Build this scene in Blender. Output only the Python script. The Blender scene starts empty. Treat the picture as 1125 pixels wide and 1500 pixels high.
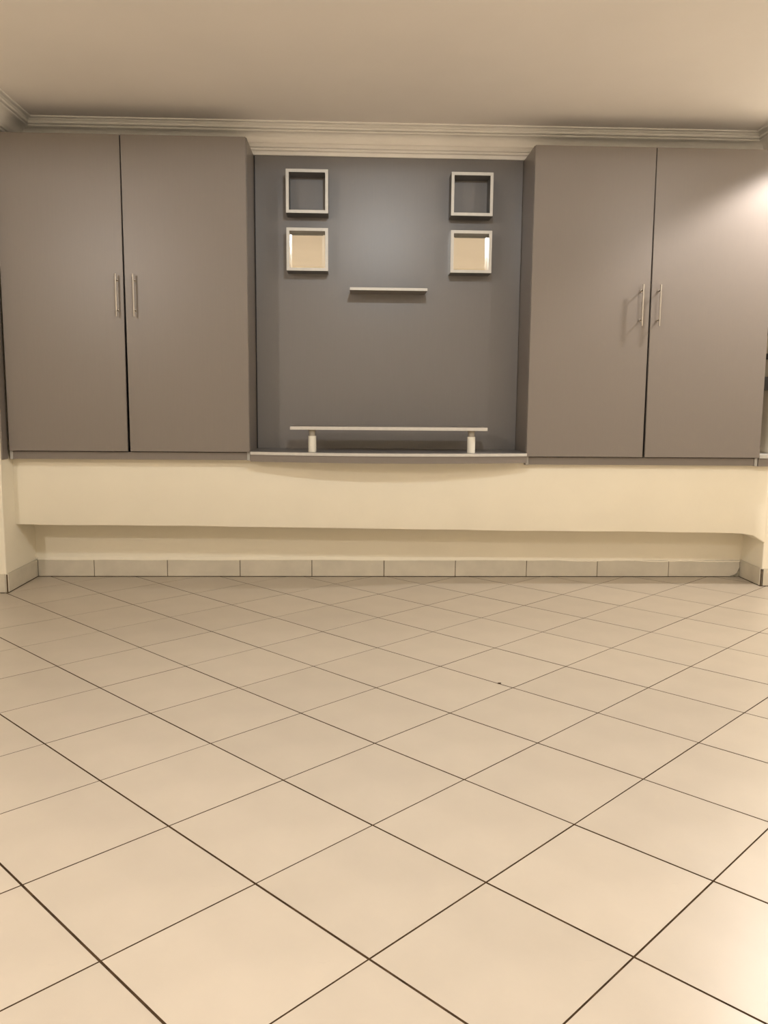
import bpy, bmesh, math, random
from mathutils import Vector, Matrix
random.seed(7)
C = bpy.context.scene.collection

# ------------------------------------------------------------------ camera
CAM_H = 0.976
F_PX = 1227.54
PITCH, ROLL, YAW = 0.1313, 0.0085, 0.0387
cam = bpy.data.cameras.new('camera')
cam.sensor_fit = 'VERTICAL'
cam.sensor_height = 36.0
cam.lens = 36.0 * F_PX / 1500.0
cam.clip_start = 0.02
co = bpy.data.objects.new('camera', cam)
C.objects.link(co)
cp, sp, cr, sr, cy, sy = math.cos(PITCH), math.sin(PITCH), math.cos(ROLL), math.sin(ROLL), math.cos(YAW), math.sin(YAW)
B = Matrix(((1, 0, 0), (0, 0, -1), (0, 1, 0)))
RY = Matrix(((cy, 0, -sy), (0, 1, 0), (sy, 0, cy)))
RX = Matrix(((1, 0, 0), (0, cp, -sp), (0, sp, cp)))
RZ = Matrix(((cr, -sr, 0), (sr, cr, 0), (0, 0, 1)))
M = RZ @ RX @ RY @ B                       # world -> camera (x right, y down, z forward)
rot = Matrix((M[0], -M[1], -M[2])).transposed()
co.matrix_world = Matrix.Translation((0, 0, CAM_H)) @ rot.to_4x4()
bpy.context.scene.camera = co

# ------------------------------------------------------------------ world, lights, exposure
w = bpy.data.worlds.new('world')
bpy.context.scene.world = w
w.use_nodes = True
w.node_tree.nodes['Background'].inputs[0].default_value = (0.9, 0.8, 0.65, 1)
w.node_tree.nodes['Background'].inputs[1].default_value = 0.02
vs = bpy.context.scene.view_settings
vs.view_transform = 'Standard'
vs.look = 'None'
vs.gamma = 1
vs.use_curve_mapping = False
vs.exposure = 1.21

CEIL = 2.39
WARM = (1.0, 0.95, 0.92)
COOL = (0.90, 0.97, 1.0)
AMBER = (1.0, 0.91, 0.84)
def lamp(x, y, power, angle=150, blend=0.3, radius=0.045, col=WARM):
    l = bpy.data.lights.new('downlight_bulb', 'SPOT')
    l.energy = power
    l.color = col
    l.spot_size = math.radians(angle)
    l.spot_blend = blend
    l.shadow_soft_size = radius
    o = bpy.data.objects.new('downlight_bulb', l)
    C.objects.link(o)
    o.location = (x, y, CEIL - 0.03)
    return o
LAMPS = [(2.33, 3.95, 44, 128, 0.35, 0.045, WARM), (0.24, 1.75, 35, 178, 0.06, 0.05, COOL), (-2.35, -0.30, 62, 178, 0.06, 0.05, AMBER), (2.40, 1.60, 18, 178, 0.06, 0.05, AMBER),
         (-1.30, 0.6, 24, 130, 0.9, 0.05, AMBER), (0.24, -0.9, 46, 132, 0.6, 0.05, WARM), (2.40, -0.9, 36, 160, 0.5, 0.05, WARM)]
for a in LAMPS:
    lamp(*a)

# ------------------------------------------------------------------ materials
def mat(name, col, rough=0.5, metal=0.0, spec=0.5, build=None):
    m = bpy.data.materials.new(name)
    m.use_nodes = True
    nt = m.node_tree
    b = nt.nodes['Principled BSDF']
    b.inputs['Base Color'].default_value = (*col, 1)
    b.inputs['Roughness'].default_value = rough
    b.inputs['Metallic'].default_value = metal
    b.inputs['Specular IOR Level'].default_value = spec
    if build:
        build(nt, b, col)
    return m
def noise(nt, scale, detail=3, stretch=None, rough=0.5):
    tc = nt.nodes.new('ShaderNodeTexCoord')
    mp = nt.nodes.new('ShaderNodeMapping')
    if stretch:
        mp.inputs['Scale'].default_value = stretch
    n = nt.nodes.new('ShaderNodeTexNoise')
    n.inputs['Scale'].default_value = scale
    n.inputs['Detail'].default_value = detail
    n.inputs['Roughness'].default_value = rough
    nt.links.new(tc.outputs['Object'], mp.inputs['Vector'])
    nt.links.new(mp.outputs['Vector'], n.inputs['Vector'])
    return n
def ramp(nt, src, stops):
    r = nt.nodes.new('ShaderNodeValToRGB')
    e = r.color_ramp.elements
    while len(e) < len(stops):
        e.new(0.5)
    for k, (p, c) in enumerate(stops):
        e[k].position = p
        e[k].color = (*c, 1)
    nt.links.new(src, r.inputs['Fac'])
    return r
def sc(c, k):
    return tuple(min(1, v * k) for v in c)
def mottled(scale, lo, hi, bump=0.0, bscale=80, stretch=None):
    def f(nt, b, col):
        n = noise(nt, scale, 4, stretch)
        r = ramp(nt, n.outputs['Fac'], [(0.3, sc(col, lo)), (0.7, sc(col, hi))])
        nt.links.new(r.outputs['Color'], b.inputs['Base Color'])
        if bump:
            n2 = noise(nt, bscale, 3, stretch)
            bp = nt.nodes.new('ShaderNodeBump')
            bp.inputs['Strength'].default_value = bump
            bp.inputs['Distance'].default_value = 0.002
            nt.links.new(n2.outputs['Fac'], bp.inputs['Height'])
            nt.links.new(bp.outputs['Normal'], b.inputs['Normal'])
    return f
def tile_nodes(nt, b, col):
    n = noise(nt, 5.0, 4)
    r = ramp(nt, n.outputs['Fac'], [(0.3, sc(col, 0.94)), (0.7, sc(col, 1.03))])
    oi = nt.nodes.new('ShaderNodeObjectInfo')
    mr = nt.nodes.new('ShaderNodeMapRange')
    mr.inputs['To Min'].default_value = 0.965
    mr.inputs['To Max'].default_value = 1.03
    nt.links.new(oi.outputs['Random'], mr.inputs['Value'])
    mx = nt.nodes.new('ShaderNodeVectorMath')
    mx.operation = 'SCALE'
    nt.links.new(r.outputs['Color'], mx.inputs[0])
    nt.links.new(mr.outputs['Result'], mx.inputs['Scale'])
    # faint grey scuffs and sparse specks
    s = noise(nt, 9.0, 6, (1, 3, 1), 0.7)
    sr_ = ramp(nt, s.outputs['Fac'], [(0.66, (0, 0, 0)), (0.78, (1, 1, 1))])
    mix = nt.nodes.new('ShaderNodeMix')
    mix.data_type = 'RGBA'
    fm = nt.nodes.new('ShaderNodeMath')
    fm.operation = 'MULTIPLY'
    fm.inputs[1].default_value = 0.22
    nt.links.new(sr_.outputs['Color'], fm.inputs[0])
    nt.links.new(fm.outputs[0], mix.inputs[0])
    nt.links.new(mx.outputs[0], mix.inputs[6])
    mix.inputs[7].default_value = (*sc(col, 0.6), 1)
    nt.links.new(mix.outputs[2], b.inputs['Base Color'])
    w_ = noise(nt, 2.2, 2)
    rr = nt.nodes.new('ShaderNodeMapRange')
    rr.inputs['To Min'].default_value = 0.27
    rr.inputs['To Max'].default_value = 0.36
    nt.links.new(w_.outputs['Fac'], rr.inputs['Value'])
    nt.links.new(rr.outputs['Result'], b.inputs['Roughness'])

PLASTER = mat('cream_plaster', (0.875, 0.805, 0.655), 0.75, spec=0.3, build=mottled(3, 0.97, 1.02, 0.15, 60))
CEILM = mat('ceiling_paint', (0.89, 0.84, 0.80), 0.8, spec=0.2, build=mottled(2, 0.98, 1.02, 0.2, 45))
CORNICE = mat('cornice_paint', (0.92, 0.89, 0.85), 0.7, spec=0.3, build=mottled(6, 0.97, 1.02))
TILE = mat('beige_floor_tile', (0.520, 0.450, 0.362), 0.3, spec=0.5, build=tile_nodes)
GROUT = mat('brown_grout', (0.050, 0.029, 0.014), 0.95, spec=0.1, build=mottled(25, 0.6, 1.5))
SKIRT = mat('skirting_tile', (0.62, 0.56, 0.45), 0.4, spec=0.4, build=mottled(9, 0.90, 1.04))
SGROUT = mat('skirting_joint', (0.10, 0.065, 0.035), 0.95, spec=0.1, build=mottled(30, 0.6, 1.6))
MORTAR = mat('dirty_mortar', (0.30, 0.27, 0.20), 0.9, spec=0.1, build=mottled(45, 0.55, 1.3))
def lam(nt, b, col):
    n = noise(nt, 30, 3, (14, 14, 0.25))
    r = ramp(nt, n.outputs['Fac'], [(0.3, sc(col, 0.98)), (0.7, sc(col, 1.015))])
    nt.links.new(r.outputs['Color'], b.inputs['Base Color'])
    bp = nt.nodes.new('ShaderNodeBump')
    bp.inputs['Strength'].default_value = 0.03
    bp.inputs['Distance'].default_value = 0.001
    nt.links.new(n.outputs['Fac'], bp.inputs['Height'])
    nt.links.new(bp.outputs['Normal'], b.inputs['Normal'])
LAM = mat('grey_laminate', (0.205, 0.175, 0.151), 0.34, spec=0.5, build=lam)
PANEL = mat('grey_panel_laminate', (0.192, 0.178, 0.171), 0.34, spec=0.5, build=lam)
EDGE = mat('pale_edge_band', (0.45, 0.43, 0.39), 0.4, build=mottled(20, 0.95, 1.05))
SILVER = mat('silver_edge', (0.56, 0.535, 0.49), 0.45, 0.2, build=mottled(40, 0.96, 1.04))
INNER = mat('dark_grey_lining', (0.13, 0.125, 0.12), 0.5, build=mottled(30, 0.95, 1.05))
MIRROR = mat('mirror_glass', (0.93, 0.92, 0.86), 0.02, 1.0, build=mottled(3, 0.99, 1.0))
POLISHED = mat('polished_aluminium', (0.90, 0.88, 0.84), 0.16, 1.0, build=mottled(30, 0.98, 1.0))
BEVEL = mat('mirror_bevel', (0.93, 0.92, 0.86), 0.08, 1.0, build=mottled(3, 0.99, 1.0))
STEEL = mat('brushed_steel', (0.40, 0.36, 0.31), 0.40, 1.0, build=mottled(60, 0.93, 1.05, stretch=(8, 8, 0.3)))
WHITE = mat('white_painted_metal', (0.80, 0.76, 0.66), 0.4, build=mottled(20, 0.97, 1.02))
COLLAR = mat('grey_collar', (0.35, 0.31, 0.25), 0.45, build=mottled(20, 0.95, 1.05))
BLACK = mat('black_metal_and_gap_shade', (0.012, 0.010, 0.008), 0.6, build=mottled(20, 0.9, 1.1))
LENS = mat('lamp_lens', (0.9, 0.85, 0.75), 0.4)
LENS.node_tree.nodes['Principled BSDF'].inputs['Emission Color'].default_value = (*WARM, 1)
LENS.node_tree.nodes['Principled BSDF'].inputs['Emission Strength'].default_value = 6

# ------------------------------------------------------------------ helpers
def box(bm, x0, x1, y0, y1, z0, z1, bev=0.0):
    v = [bm.verts.new((x, y, z)) for x in (x0, x1) for y in (y0, y1) for z in (z0, z1)]
    fs = [bm.faces.new([v[i] for i in q]) for q in ((0, 1, 3, 2), (4, 6, 7, 5), (0, 4, 5, 1), (2, 3, 7, 6), (0, 2, 6, 4), (1, 5, 7, 3))]
    if bev:
        es = list({e for f in fs for e in f.edges})
        bmesh.ops.bevel(bm, geom=es, offset=bev, segments=2, affect='EDGES', profile=0.5)
def cyl(bm, p0, p1, r, seg=20, r1=None):
    p0, p1 = Vector(p0), Vector(p1)
    d = p1 - p0
    m = Matrix.Translation((p0 + p1) / 2) @ d.to_track_quat('Z', 'Y').to_matrix().to_4x4()
    bmesh.ops.create_cone(bm, cap_ends=True, segments=seg, radius1=r, radius2=r if r1 is None else r1, depth=d.length, matrix=m)
def prism(bm, poly, z0, z1, ch=0.0):
    # vertical prism over a plan polygon (counter clockwise), optional chamfered top edge
    n = len(poly)
    c = Vector((sum(p[0] for p in poly) / n, sum(p[1] for p in poly) / n))
    lo = [bm.verts.new((p[0], p[1], z0)) for p in poly]
    rings = [lo]
    if ch:
        rings.append([bm.verts.new((p[0], p[1], z1 - ch)) for p in poly])
        ins = []
        for p in poly:
            d = c - Vector(p)
            ins.append(Vector(p) + d.normalized() * ch * 1.3)
        rings.append([bm.verts.new((p[0], p[1], z1)) for p in ins])
    else:
        rings.append([bm.verts.new((p[0], p[1], z1)) for p in poly])
    bm.faces.new(list(reversed(lo)))
    for a, b in zip(rings, rings[1:]):
        for i in range(n):
            bm.faces.new((a[i], a[(i + 1) % n], b[(i + 1) % n], b[i]))
    bm.faces.new(rings[-1])
def obj(name, bm, m, parent=None, loc=None, smooth=False):
    bmesh.ops.recalc_face_normals(bm, faces=bm.faces[:])
    me = bpy.data.meshes.new(name)
    if loc:
        bmesh.ops.translate(bm, vec=-Vector(loc), verts=bm.verts[:])
    bm.to_mesh(me)
    bm.free()
    me.materials.append(m)
    if smooth:
        for p in me.polygons:
            p.use_smooth = True
        try:
            me.set_sharp_from_angle(angle=math.radians(35))
        except Exception:
            pass
    o = bpy.data.objects.new(name, me)
    C.objects.link(o)
    if parent:
        o.parent = parent
        if loc:
            o.location = Vector(loc) - parent.location
        else:
            o.location = -parent.location
    elif loc:
        o.location = loc
    return o
def part(name, m, parent, *boxes, bev=0.001):
    bm = bmesh.new()
    for b in boxes:
        box(bm, *b, bev=bev)
    return obj(name, bm, m, parent)
def thing(name, label, cat, loc, group=None):
    o = bpy.data.objects.new(name, None)
    o.empty_display_size = 0.05
    C.objects.link(o)
    o.location = loc
    o['label'] = label
    o['category'] = cat
    if group:
        o['group'] = group
    return o
def world_loc(o):
    v = Vector(o.location)
    while o.parent:
        o = o.parent
        v += o.location
    return v
def sub(name, bm, m, parent, smooth=False):
    # child placed in world coordinates under any parent (no rotations are used above it)
    o = obj(name, bm, m, None, None, smooth)
    o.parent = parent
    o.location = -world_loc(parent)
    return o
def structure(o):
    o['kind'] = 'structure'
    return o

# ------------------------------------------------------------------ room shell
XL, XR = -1.742, 2.222            # side walls of the recess
YB = 4.625                        # back wall
YPL, YPR = 4.22, 4.38             # faces of the wall piers left and right of the recess
RX0, RX1, RY0 = -2.65, 2.95, -2.6   # the room behind the camera
bm = bmesh.new(); box(bm, RX0, RX1, RY0, YB + 0.3, -0.12, -0.0006); FLOOR = structure(obj('floor', bm, GROUT))
bm = bmesh.new(); box(bm, RX0 - .2, RX1 + .2, RY0 - .2, YB + 0.3, CEIL, CEIL + 0.15); structure(obj('ceiling', bm, CEILM))
bm = bmesh.new(); box(bm, XL - .01, XR + .01, YB, YB + 0.2, -0.003, CEIL); structure(obj('wall_back', bm, PLASTER))
bm = bmesh.new(); box(bm, RX0 - 0.2, RX0, RY0 - .2, YPL, -0.003, CEIL); box(bm, RX0 - 0.2, XL, YPL, YB + 0.2, -0.003, CEIL, 0.006)
structure(obj('wall_left', bm, PLASTER))
bm = bmesh.new(); box(bm, RX1, RX1 + 0.2, RY0 - .2, YPR, -0.003, CEIL); box(bm, XR, RX1 + 0.2, YPR, YB + 0.2, -0.003, CEIL, 0.006)
structure(obj('wall_right', bm, PLASTER))
bm = bmesh.new(); box(bm, RX0, RX1, RY0 - 0.2, RY0, -0.003, CEIL); structure(obj('wall_front', bm, PLASTER))

# plaster beam under the cabinets: uneven lower edge, rounded down into the right pier
YBEAM = 4.372
def beam():
    bm = bmesh.new()
    xs, zs = [], []
    n = 60
    for i in range(n + 1):
        x = XL + (XR - XL) * i / n
        z = 0.326 - 0.0085 * (x - XL)
        z -= 0.004 * max(0, min(1, (x + 0.05) / 0.12))       # small step near the middle
        z += 0.0012 * math.sin(x * 5.1) + 0.0008 * math.sin(x * 13.7)
        t = (x - (XR - 0.20)) / 0.20
        if t > 0:
            z -= 0.050 * (1 - math.sqrt(max(0, 1 - t ** 2.6)))
        xs.append(x); zs.append(z)
    top = 0.70
    rows = []
    for x, z in zip(xs, zs):
        rows.append([bm.verts.new(p) for p in ((x, YBEAM, top), (x, YBEAM, z + 0.006), (x, YBEAM + 0.003, z + 0.001), (x, YBEAM + 0.01, z), (x, YB, z + 0.004), (x, YB, top))])
    for a, b in zip(rows, rows[1:]):
        for k in range(6):
            bm.faces.new((a[k], b[k], b[(k + 1) % 6], a[(k + 1) % 6]))
    bm.faces.new(rows[0]); bm.faces.new(list(reversed(rows[-1])))
    return structure(obj('trim_1', bm, PLASTER, smooth=True))
beam()

# cornice swept round the recess
PROF = [(0, 2.246), (0.022, 2.246), (0.024, 2.249), (0.024, 2.263), (0.019, 2.2645), (0.019, 2.267), (0.030, 2.2685), (0.033, 2.272), (0.033, 2.277), (0.027, 2.279), (0.027, 2.2815), (0.037, 2.283)]
PROF += [(0.041, 2.290), (0.047, 2.297), (0.047, 2.299), (0.041, 2.301)]
for k in range(9):
    a = k / 8 * math.pi / 2
    PROF.append((0.044 + 0.040 * (1 - math.cos(a)), 2.303 + 0.040 * math.sin(a)))
PROF += [(0.081, 2.3445), (0.091, 2.3465), (0.093, 2.350), (0.091, 2.353), (0.083, 2.3545), (0.085, 2.3565), (0.099, 2.358), (0.102, 2.362), (0.102, 2.366), (0.093, 2.3675), (0.094, 2.370), (0.106, 2.377), (0.099, 2.3795), (0.100, 2.382), (0.116, 2.3835), (0.118, 2.386), (0.118, 2.392), (0, 2.392)]
def sweep(path):
    bm = bmesh.new()
    P = [Vector(p) for p in path]
    nrm = []
    for a, b in zip(P, P[1:]):
        d = (b - a).normalized()
        nrm.append(Vector((d.y, -d.x)))      # room lies to the right of the travelling direction
    rings = []
    for i, p in enumerate(P):
        if i == 0: m = nrm[0]
        elif i == len(P) - 1: m = nrm[-1]
        else:
            s = nrm[i - 1] + nrm[i]
            m = s / (s.dot(nrm[i]))
        rings.append([bm.verts.new((p.x + m.x * d, p.y + m.y * d, z)) for d, z in PROF])
    n = len(PROF)
    for a, b in zip(rings, rings[1:]):
        for k in range(n):
            bm.faces.new((a[k], a[(k + 1) % n], b[(k + 1) % n], b[k]))
    bm.faces.new(rings[0]); bm.faces.new(list(reversed(rings[-1])))
    return bm
structure(obj('trim_2', sweep([(RX0, YPL), (XL, YPL), (XL, YB), (XR, YB), (XR, YPR), (RX1, YPR)]), CORNICE))

# ------------------------------------------------------------------ floor tiles
S = 0.333
ASP, GROT = 1.0119, -0.0256
OX, OY = 0.0997 * S, 4.0935 * S
ang = math.pi / 4 + GROT
U = Vector((math.cos(ang), math.sin(ang))) * S * ASP
V = Vector((-math.sin(ang), math.cos(ang))) * S / ASP
def clip(poly, a, b, c):
    # keep a*x + b*y <= c
    out = []
    for i in range(len(poly)):
        p, q = poly[i], poly[(i + 1) % len(poly)]
        dp, dq = a * p[0] + b * p[1] - c, a * q[0] + b * q[1] - c
        if dp <= 0: out.append(p)
        if (dp < 0 < dq) or (dq < 0 < dp):
            t = dp / (dp - dq)
            out.append((p[0] + (q[0] - p[0]) * t, p[1] + (q[1] - p[1]) * t))
    return out
def area(p):
    return 0.5 * sum(p[i][0] * p[(i + 1) % len(p)][1] - p[(i + 1) % len(p)][0] * p[i][1] for i in range(len(p)))
G = 0.012   # skirting thickness and its joint
def regions(poly):
    main = clip(clip(clip(clip(poly, 0, 1, YPL - G), -1, 0, -RX0 - .004), 1, 0, RX1 - .004), 0, -1, -RY0 - .004)
    rec = clip(clip(clip(clip(poly, 0, -1, -(YPL - G)), 0, 1, YB - G), -1, 0, -(XL + G)), 1, 0, XR - G)
    side = clip(clip(clip(clip(poly, 0, -1, -(YPL - G)), 0, 1, YPR - G), -1, 0, -(XR - G)), 1, 0, RX1 - .004)
    return [r for r in (main, rec, side) if len(r) > 2 and abs(area(r)) > 2e-5]
full_mesh = None
rest = bmesh.new()
gu, gv = 0.0038, 0.0050
for i in range(-26, 26):
    for j in range(-26, 26):
        o_ = Vector((OX, OY)) + U * i + V * j
        a0, a1 = gv / 2 / S, 1 - gv / 2 / S
        b0, b1 = gu / 2 / S, 1 - gu / 2 / S
        q = [tuple(o_ + U * s + V * t) for s, t in ((a0, b0), (a1, b0), (a1, b1), (a0, b1))]
        cx = sum(p[0] for p in q) / 4; cyy = sum(p[1] for p in q) / 4
        rg = regions(q)
        if not rg: continue
        near = cyy > 0.75 and abs(cx - 0.1) < 0.9 + 0.45 * cyy
        if not near:
            for r in rg: prism(rest, r, -0.008, 0.0)
            continue
        whole = len(rg) == 1 and abs(area(rg[0]) - area(q)) < 1e-6
        if whole and full_mesh:
            t = bpy.data.objects.new('floor_tile', full_mesh)
            C.objects.link(t)
            t.parent = FLOOR
        else:
            bm = bmesh.new()
            for r in rg: prism(bm, r, -0.008, 0.0, 0.0003 if whole else 0)
            bmesh.ops.translate(bm, vec=(-cx, -cyy, 0), verts=bm.verts[:])
            t = obj('floor_tile', bm, TILE, FLOOR)
            if whole: full_mesh = t.data
        t.location = (cx, cyy, random.uniform(-0.0003, 0.0002))
        if whole: t.rotation_euler = (random.uniform(-.0006, .0006), random.uniform(-.0006, .0006), 0)
ro = obj('floor_tile_field', rest, TILE, FLOOR)
ro['kind'] = 'stuff'

# ------------------------------------------------------------------ skirting tiles
SKH = 0.096
def skirting(name, face, pieces):
    # face(u, d, z) -> world point : u along the wall, d in front of it
    bm = bmesh.new()
    u0, u1 = pieces[0][0], pieces[-1][1]
    def hexa(bm, a, b, d0, d1, z0, z1, jit=0.0, bev=0.0):
        p = [face(u, d, z + (random.uniform(-jit, jit) if z == z1 else 0)) for u in (a, b) for d in (d0, d1) for z in (z0, z1)]
        v = [bm.verts.new(c) for c in p]
        fs = [bm.faces.new([v[i] for i in qd]) for qd in ((0, 1, 3, 2), (4, 6, 7, 5), (0, 4, 5, 1), (2, 3, 7, 6), (0, 2, 6, 4), (1, 5, 7, 3))]
        if bev:
            bmesh.ops.bevel(bm, geom=list({e for f in fs for e in f.edges}), offset=bev, segments=1, affect='EDGES')
    hexa(bm, u0, u1, 0, 0.006, -0.003, SKH - 0.004)
    base = structure(obj(name, bm, SGROUT))
    for a, b, h in pieces:
        bm = bmesh.new()
        hexa(bm, a + 0.0018, b - 0.0018, 0.002, 0.0105, 0.0028, h, 0.0015, 0.0008)
        sub('skirting_tile', bm, SKIRT, base)
    return base
js = [XL + .012, -1.424, -1.022, -0.621, -0.222, 0.181, 0.583, 0.986, 1.390, 1.800, XR - .012]
skirting('baseboard_back', lambda u, d, z: (u, YB - d, z), [(a, b, SKH + random.uniform(-.002, .001)) for a, b in zip(js, js[1:])])
skirting('baseboard_left', lambda u, d, z: (XL + d, u, z), [(YPL, YB, SKH)])
skirting('baseboard_right', lambda u, d, z: (XR - d, u, z), [(YPR, YB, SKH)])
skirting('baseboard_left_pier', lambda u, d, z: (u, YPL - d, z), [(XL - 0.40, XL - 0.002, SKH), (XL - 0.8, XL - 0.4, SKH)])
skirting('baseboard_right_pier', lambda u, d, z: (u, YPR - d, z), [(XR + 0.002, XR + 0.40, SKH), (XR + 0.4, RX1, SKH)])

# ragged plaster lip left along the top of the back skirting
def lip():
    bm = bmesh.new()
    rows = []
    n = 240
    for i in range(n + 1):
        x = XL + 0.012 + (XR - XL - 0.024) * i / n
        k = 0.35 + 0.65 * max(0, min(1, (x - 0.9) / 0.5))
        z = SKH - 0.001 - k * 0.0075 * (0.5 + 0.5 * math.sin(x * 4.3 + 1.3 * math.sin(x * 11.0))) - k * random.uniform(0, 0.0022)
        rows.append([bm.verts.new(p) for p in ((x, YB - 0.0002, z + 0.016), (x, YB - 0.0112, z + 0.004), (x, YB - 0.0118, z), (x, YB - 0.0002, z))])
    for a, b in zip(rows, rows[1:]):
        for k in range(4):
            bm.faces.new((a[k], a[(k + 1) % 4], b[(k + 1) % 4], b[k]))
    bm.faces.new(rows[0]); bm.faces.new(list(reversed(rows[-1])))
    structure(obj('trim_3', bm, PLASTER))
lip()

# ------------------------------------------------------------------ wall cabinets
def handle(bm, x, y, z0, z1):
    yb = y - 0.032
    cyl(bm, (x, yb, z0), (x, yb, z1), 0.0046, 14)
    for z in (z0 + 0.030, z1 - 0.030):
        cyl(bm, (x, y, z), (x, yb, z), 0.0042, 12)
        cyl(bm, (x, y, z), (x, y - 0.003, z), 0.0068, 14)
def leaf(x0b, x1b, x0t, x1t, y0, y1, z0, z1):
    bm = bmesh.new()
    v = []
    for xb, xt in ((x0b, x0t), (x1b, x1t)):
        for y in (y0, y1):
            v.append(bm.verts.new((xb, y, z0))); v.append(bm.verts.new((xt, y, z1)))
    fs = [bm.faces.new([v[i] for i in qd]) for qd in ((0, 1, 3, 2), (4, 6, 7, 5), (0, 4, 5, 1), (2, 3, 7, 6), (0, 2, 6, 4), (1, 5, 7, 3))]
    bmesh.ops.bevel(bm, geom=list({e for f in fs for e in f.edges}), offset=0.0012, segments=2, affect='EDGES')
    return bm
def cabinet(label, x0, x1, y0, zb, zd, zt, doors, hx, hz):
    t = thing('wall_cabinet', label, 'cabinet', ((x0 + x1) / 2, (y0 + YB) / 2, zb), 'grey wall cabinets')
    yc = y0 + 0.0205
    th = 0.018
    for a, b in ((x0, x0 + th), (x1 - th, x1)):
        s = part('side_panel', LAM, t, (a, b, yc, YB - 0.001, zb, zt))
        bm = bmesh.new(); box(bm, a + 0.002, b - 0.002, yc - 0.0008, yc + 0.001, zb + 0.001, zd - 0.002)
        e = sub('edge_band', bm, EDGE, s); e['label'] = 'pale edge strip'
    part('bottom_panel', LAM, t, (x0 + th, x1 - th, yc + 0.003, YB - 0.002, zb + 0.002, zd - 0.004))
    part('top_panel', INNER, t, (x0 + th, x1 - th, yc + 0.002, YB - 0.002, zt - 0.018, zt))
    part('back_panel', INNER, t, (x0 + th, x1 - th, YB - 0.009, YB - 0.002, zd - 0.004, zt - 0.018))
    for (a, b, c, d), xh in zip(doors, hx):
        dr = sub('door', leaf(a, b, c, d, y0, y0 + 0.018, zd, zt - 0.002), LAM, t)
        bm = bmesh.new(); handle(bm, xh, y0, *hz)
        h = sub('handle', bm, STEEL, dr, True); h['label'] = 'slim steel bar handle'
    return t
YCL, YCR = 4.285, 4.312
kl, kr = YCL / 4.25, YCR / 4.25
cl = cabinet('tall grey two-door wall cabinet left of the central niche', -1.729, -0.519, YCL, 0.670, 0.7145, 2.243,
        [(-1.7215, -1.1325, -1.7225, -1.1275), (-1.1190, -0.5205, -1.1225, -0.5215)], (-1.158, -1.073), (1.379, 1.584))
part('wall_shade_strip', LAM, cl, (XL + 0.0005, XL + 0.0075, 4.232, 4.300, 0.672, 2.243))  # added grey strip, its colour stands in for shade on the side wall
cabinet('tall grey two-door wall cabinet right of the niche, lit by a downlight', 0.902, 2.134, YCR, 0.6535, 0.6985, 2.241,
        [(0.9030, 1.5115, 0.9030, 1.5085), (1.5235, 2.1325, 1.5125, 2.1325)], (1.465, 1.554), (1.366, 1.572))

# filler ledge and black bracket in the narrow gap on the right
t = thing('gap_ledge', 'narrow pale ledge filling the gap right of the right cabinet', 'ledge', (2.178, 4.40, 0.65))
part('cap', EDGE, t, (2.1355, XR - 0.0005, 4.318, 4.60, 0.694, 0.716), bev=0.003)
part('apron', LAM, t, (2.1355, XR - 0.0005, 4.326, 4.372, 0.653, 0.694))
t = thing('wall_bracket', 'black bracket on the wall in the gap right of the right cabinet', 'bracket', (2.2, 4.48, 1.05))
part('plate', BLACK, t, (XR - 0.050, XR - 0.0002, 4.42, 4.56, 1.052, 1.122))
part('clip', BLACK, t, (XR - 0.016, XR - 0.0002, 4.44, 4.50, 1.215, 1.245))
part('clip', BLACK, t, (XR - 0.016, XR - 0.0002, 4.44, 4.50, 1.345, 1.385))

# ------------------------------------------------------------------ niche between the cabinets
YP = 4.604
t = thing('back_board', 'smooth blue-grey back board lining the niche between the cabinets', 'panel', (0.19, YP + 0.01, 0.72))
part('board', PANEL, t, (-0.5135, 0.9005, YP, YB - 0.0005, 0.7165, 2.245))
part('gap_shade_strip', BLACK, t, (-0.5188, -0.5142, YP + 0.006, YB - 0.001, 0.7165, 2.243), bev=0)  # black strip paints the shade of the open gap beside the board

def ledge():
    t = thing('niche_ledge', 'grey ledge board with a bowed pale front edge across the niche bottom', 'ledge', (0.19, 4.4, 0.66))
    x0, x1 = -0.5175, 0.9005
    def zt(x): return 0.7165
    def slab(name, m, off, za, zb_, back):
        bm = bmesh.new()
        n = 40
        rows = []
        for i in range(n + 1):
            s = i / n
            x = x0 + (x1 - x0) * s
            y = 4.287 - 0.085 * (1 - (2 * s - 1) ** 2) + off
            yb_ = back if back else y + 0.018
            rows.append([bm.verts.new(p) for p in ((x, y, zt(x) + za), (x, y, zt(x) + zb_), (x, yb_, zt(x) + zb_), (x, yb_, zt(x) + za))])
        for a, b in zip(rows, rows[1:]):
            for k in range(4):
                bm.faces.new((a[k], a[(k + 1) % 4], b[(k + 1) % 4], b[k]))
        bm.faces.new(rows[0]); bm.faces.new(list(reversed(rows[-1])))
        return obj(name, bm, m, t)
    slab('board', PANEL, 0.0022, -0.016, 0.0, YP - 0.0005)
    e = slab('front_edge', SILVER, 0.0, -0.015, -0.0005, None); e['label'] = 'pale front edge strip'
    slab('apron', LAM, 0.006, -0.0505, -0.0165, None)
ledge()

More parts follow.
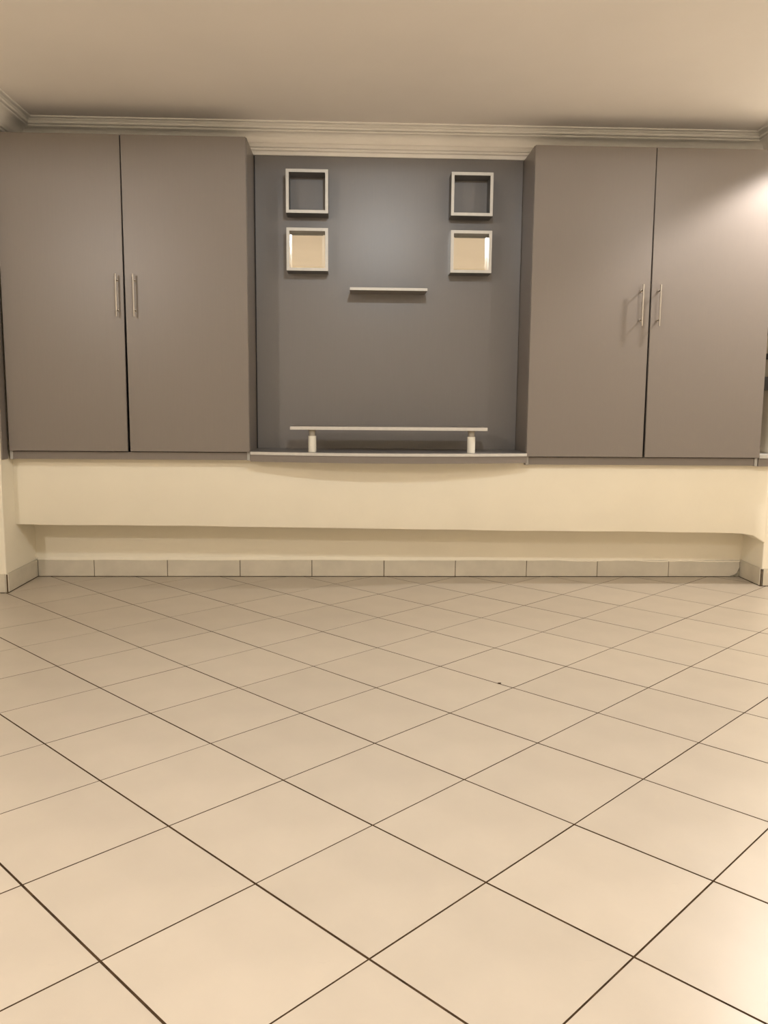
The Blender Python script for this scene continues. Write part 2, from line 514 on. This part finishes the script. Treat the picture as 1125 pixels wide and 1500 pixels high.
def square_box(label, x0, x1, z0, z1, mirror):
    t = thing('mirror_box' if mirror else 'box_frame', label, 'mirror' if mirror else 'frame', ((x0 + x1) / 2, YP, z0), 'square frames on the back board')
    y0, y1, e = 4.492, YP, 0.0150
    for nm, p in (('top_side', [(x0, z1), (x1, z1), (x1 - e, z1 - e), (x0 + e, z1 - e)]), ('bottom_side', [(x0, z0), (x1, z0), (x1 - e, z0 + e), (x0 + e, z0 + e)]),
                  ('left_side', [(x0, z0), (x0 + e, z0 + e), (x0 + e, z1 - e), (x0, z1)]), ('right_side', [(x1, z0), (x1 - e, z0 + e), (x1 - e, z1 - e), (x1, z1)])):
        bm = bmesh.new()
        a = [bm.verts.new((x, y0, z)) for x, z in p]; b = [bm.verts.new((x, y0 + 0.004, z)) for x, z in p]
        bm.faces.new(a); bm.faces.new(list(reversed(b)))
        for k in range(4): bm.faces.new((a[k], a[(k + 1) % 4], b[(k + 1) % 4], b[k]))
        edge = bm
        bm2 = bmesh.new()
        a = [bm2.verts.new((x, y0 + 0.004, z)) for x, z in p]; b = [bm2.verts.new((x, y1, z)) for x, z in p]
        bm2.faces.new(a); bm2.faces.new(list(reversed(b)))
        for k in range(4): bm2.faces.new((a[k], a[(k + 1) % 4], b[(k + 1) % 4], b[k]))
        s = obj('frame_side', bm2, POLISHED if mirror and nm in ('left_side', 'right_side') else INNER, t)
        ed = sub('front_edge', edge, SILVER, s)
        ed['label'] = 'silver front edge'
    if mirror:
        ym, bv, dp = 4.548, 0.014, 0.0004
        xa, xb, za, zb_ = x0 + e + .0005, x1 - e - .0005, z0 + e + .0005, z1 - e - .0005
        C_IN = [(xa + bv, za + bv), (xb - bv, za + bv), (xb - bv, zb_ - bv), (xa + bv, zb_ - bv)]
        C_OUT = [(xa, za), (xb, za), (xb, zb_), (xa, zb_)]
        bm = bmesh.new()
        fr = [bm.verts.new((x, ym, z)) for x, z in C_IN]
        bk = [bm.verts.new((x, ym + 0.006, z)) for x, z in C_IN]
        bm.faces.new(fr); bm.faces.new(list(reversed(bk)))
        for k in range(4):
            bm.faces.new((fr[k], fr[(k + 1) % 4], bk[(k + 1) % 4], bk[k]))
        mo = obj('mirror', bm, MIRROR, t)
        bm = bmesh.new()
        fr = [bm.verts.new((x, ym, z)) for x, z in C_IN]
        ou = [bm.verts.new((x, ym + dp, z)) for x, z in C_OUT]
        bo = [bm.verts.new((x, ym + 0.006, z)) for x, z in C_OUT]
        bi = [bm.verts.new((x, ym + 0.006, z)) for x, z in C_IN]
        for k in range(4):
            j = (k + 1) % 4
            bm.faces.new((fr[k], fr[j], ou[j], ou[k]))
            bm.faces.new((ou[k], ou[j], bo[j], bo[k]))
            bm.faces.new((bo[k], bo[j], bi[j], bi[k]))
            bm.faces.new((bi[k], bi[j], fr[j], fr[k]))
        sub('bevel_rim', bm, BEVEL, mo)['label'] = 'bevelled mirror border'
square_box('empty square box frame, upper left on the back board', -0.3440, -0.1275, 1.9345, 2.1510, False)
square_box('square mirror in a silver frame, lower left on the back board', -0.3425, -0.1280, 1.6455, 1.8610, True)
square_box('empty square box frame, upper right on the back board', 0.5085, 0.7255, 1.9345, 2.1510, False)
square_box('square mirror in a silver frame, lower right on the back board', 0.5105, 0.7255, 1.6465, 1.8610, True)

t = thing('wall_shelf', 'short floating grey shelf with silver edge between the two mirrors', 'shelf', (0.19, YP, 1.545))
part('board', LAM, t, (-0.014, 0.388, 4.4535, YP, 1.5455, 1.5595))
part('front_edge', SILVER, t, (-0.014, 0.388, 4.450, 4.4532, 1.5455, 1.5595), bev=0.0006)

t = thing('low_bench', 'low pale board on two round white feet standing on the niche ledge', 'shelf', (0.19, 4.33, 0.716))
part('board', LAM, t, (-0.313, 0.689, 4.2635, 4.455, 0.8305, 0.8470))
part('front_edge', SILVER, t, (-0.313, 0.689, 4.260, 4.2632, 0.8305, 0.8470), bev=0.0006)
for x in (-0.203, 0.612):
    zt_ = 0.7166
    bm = bmesh.new(); cyl(bm, (x, 4.30, zt_), (x, 4.30, 0.7985), 0.0205, 28)
    l = obj('leg', bm, WHITE, t, smooth=True)
    bm = bmesh.new(); cyl(bm, (x, 4.30, 0.7985), (x, 4.30, 0.8303), 0.0165, 24)
    cyl(bm, (x, 4.30, 0.8265), (x, 4.30, 0.8303), 0.024, 24)
    c = sub('collar', bm, COLLAR, l, True); c['label'] = 'narrower grey collar'

# small dark crumb on the floor and the dirty mortar in the right corner of the skirting
def lump(name, pts, z1, m, parent=None):
    bm = bmesh.new()
    prism(bm, pts, 0.0003, z1, 0.0006)
    return obj(name, bm, m, parent)
c = lump('crumb', [(0.5110, 2.8095), (0.5150, 2.8075), (0.5205, 2.8085), (0.5240, 2.8110), (0.5200, 2.8130), (0.5140, 2.8125)], 0.0035, GROUT)
c['label'] = 'tiny dark crumb lying beside a tile joint in the middle of the floor'
c['category'] = 'crumb'
bm = bmesh.new()
yf = YB - 0.0108
cor = [(XR - 0.0125, 0.0015), (XR - 0.0125, 0.056), (XR - 0.020, 0.040), (XR - 0.028, 0.022), (XR - 0.043, 0.012), (XR - 0.064, 0.006), (XR - 0.066, 0.0015)]
a = [bm.verts.new((x, yf - 0.0008, z)) for x, z in cor]
b = [bm.verts.new((x, yf + 0.0003, z)) for x, z in cor]
bm.faces.new(a); bm.faces.new(list(reversed(b)))
for k in range(len(cor)):
    j = (k + 1) % len(cor)
    bm.faces.new((a[k], a[j], b[j], b[k]))
sub('mortar_smear', bm, MORTAR, bpy.data.objects['baseboard_back'])

# ------------------------------------------------------------------ ceiling downlights (just outside the frame)
names = ['ceiling downlight in front of the right cabinet', 'ceiling downlight in front of the niche', 'ceiling downlight at the left of the room', 'ceiling downlight along the right side of the room',
         'ceiling downlight left of the room centre', 'ceiling downlight at the rear middle of the room', 'ceiling downlight at the rear right of the room']
for (x, y, *_), lb in zip(LAMPS, names):
    t = thing('downlight', lb, 'lamp', (x, y, CEIL), 'ceiling downlights')
    bm = bmesh.new()
    n = 28
    prof = [(0.052, CEIL - 0.002), (0.055, CEIL - 0.008), (0.068, CEIL - 0.006), (0.072, CEIL)]
    rings = [[bm.verts.new((x + r * math.cos(2 * math.pi * k / n), y + r * math.sin(2 * math.pi * k / n), z)) for k in range(n)] for r, z in prof]
    for a, b in zip(rings, rings[1:]):
        for k in range(n): bm.faces.new((a[k], a[(k + 1) % n], b[(k + 1) % n], b[k]))
    obj('trim_ring', bm, WHITE, t, smooth=True)
    bm = bmesh.new(); cyl(bm, (x, y, CEIL - 0.0005), (x, y, CEIL - 0.004), 0.052, 28)
    obj('lens', bm, LENS, t)
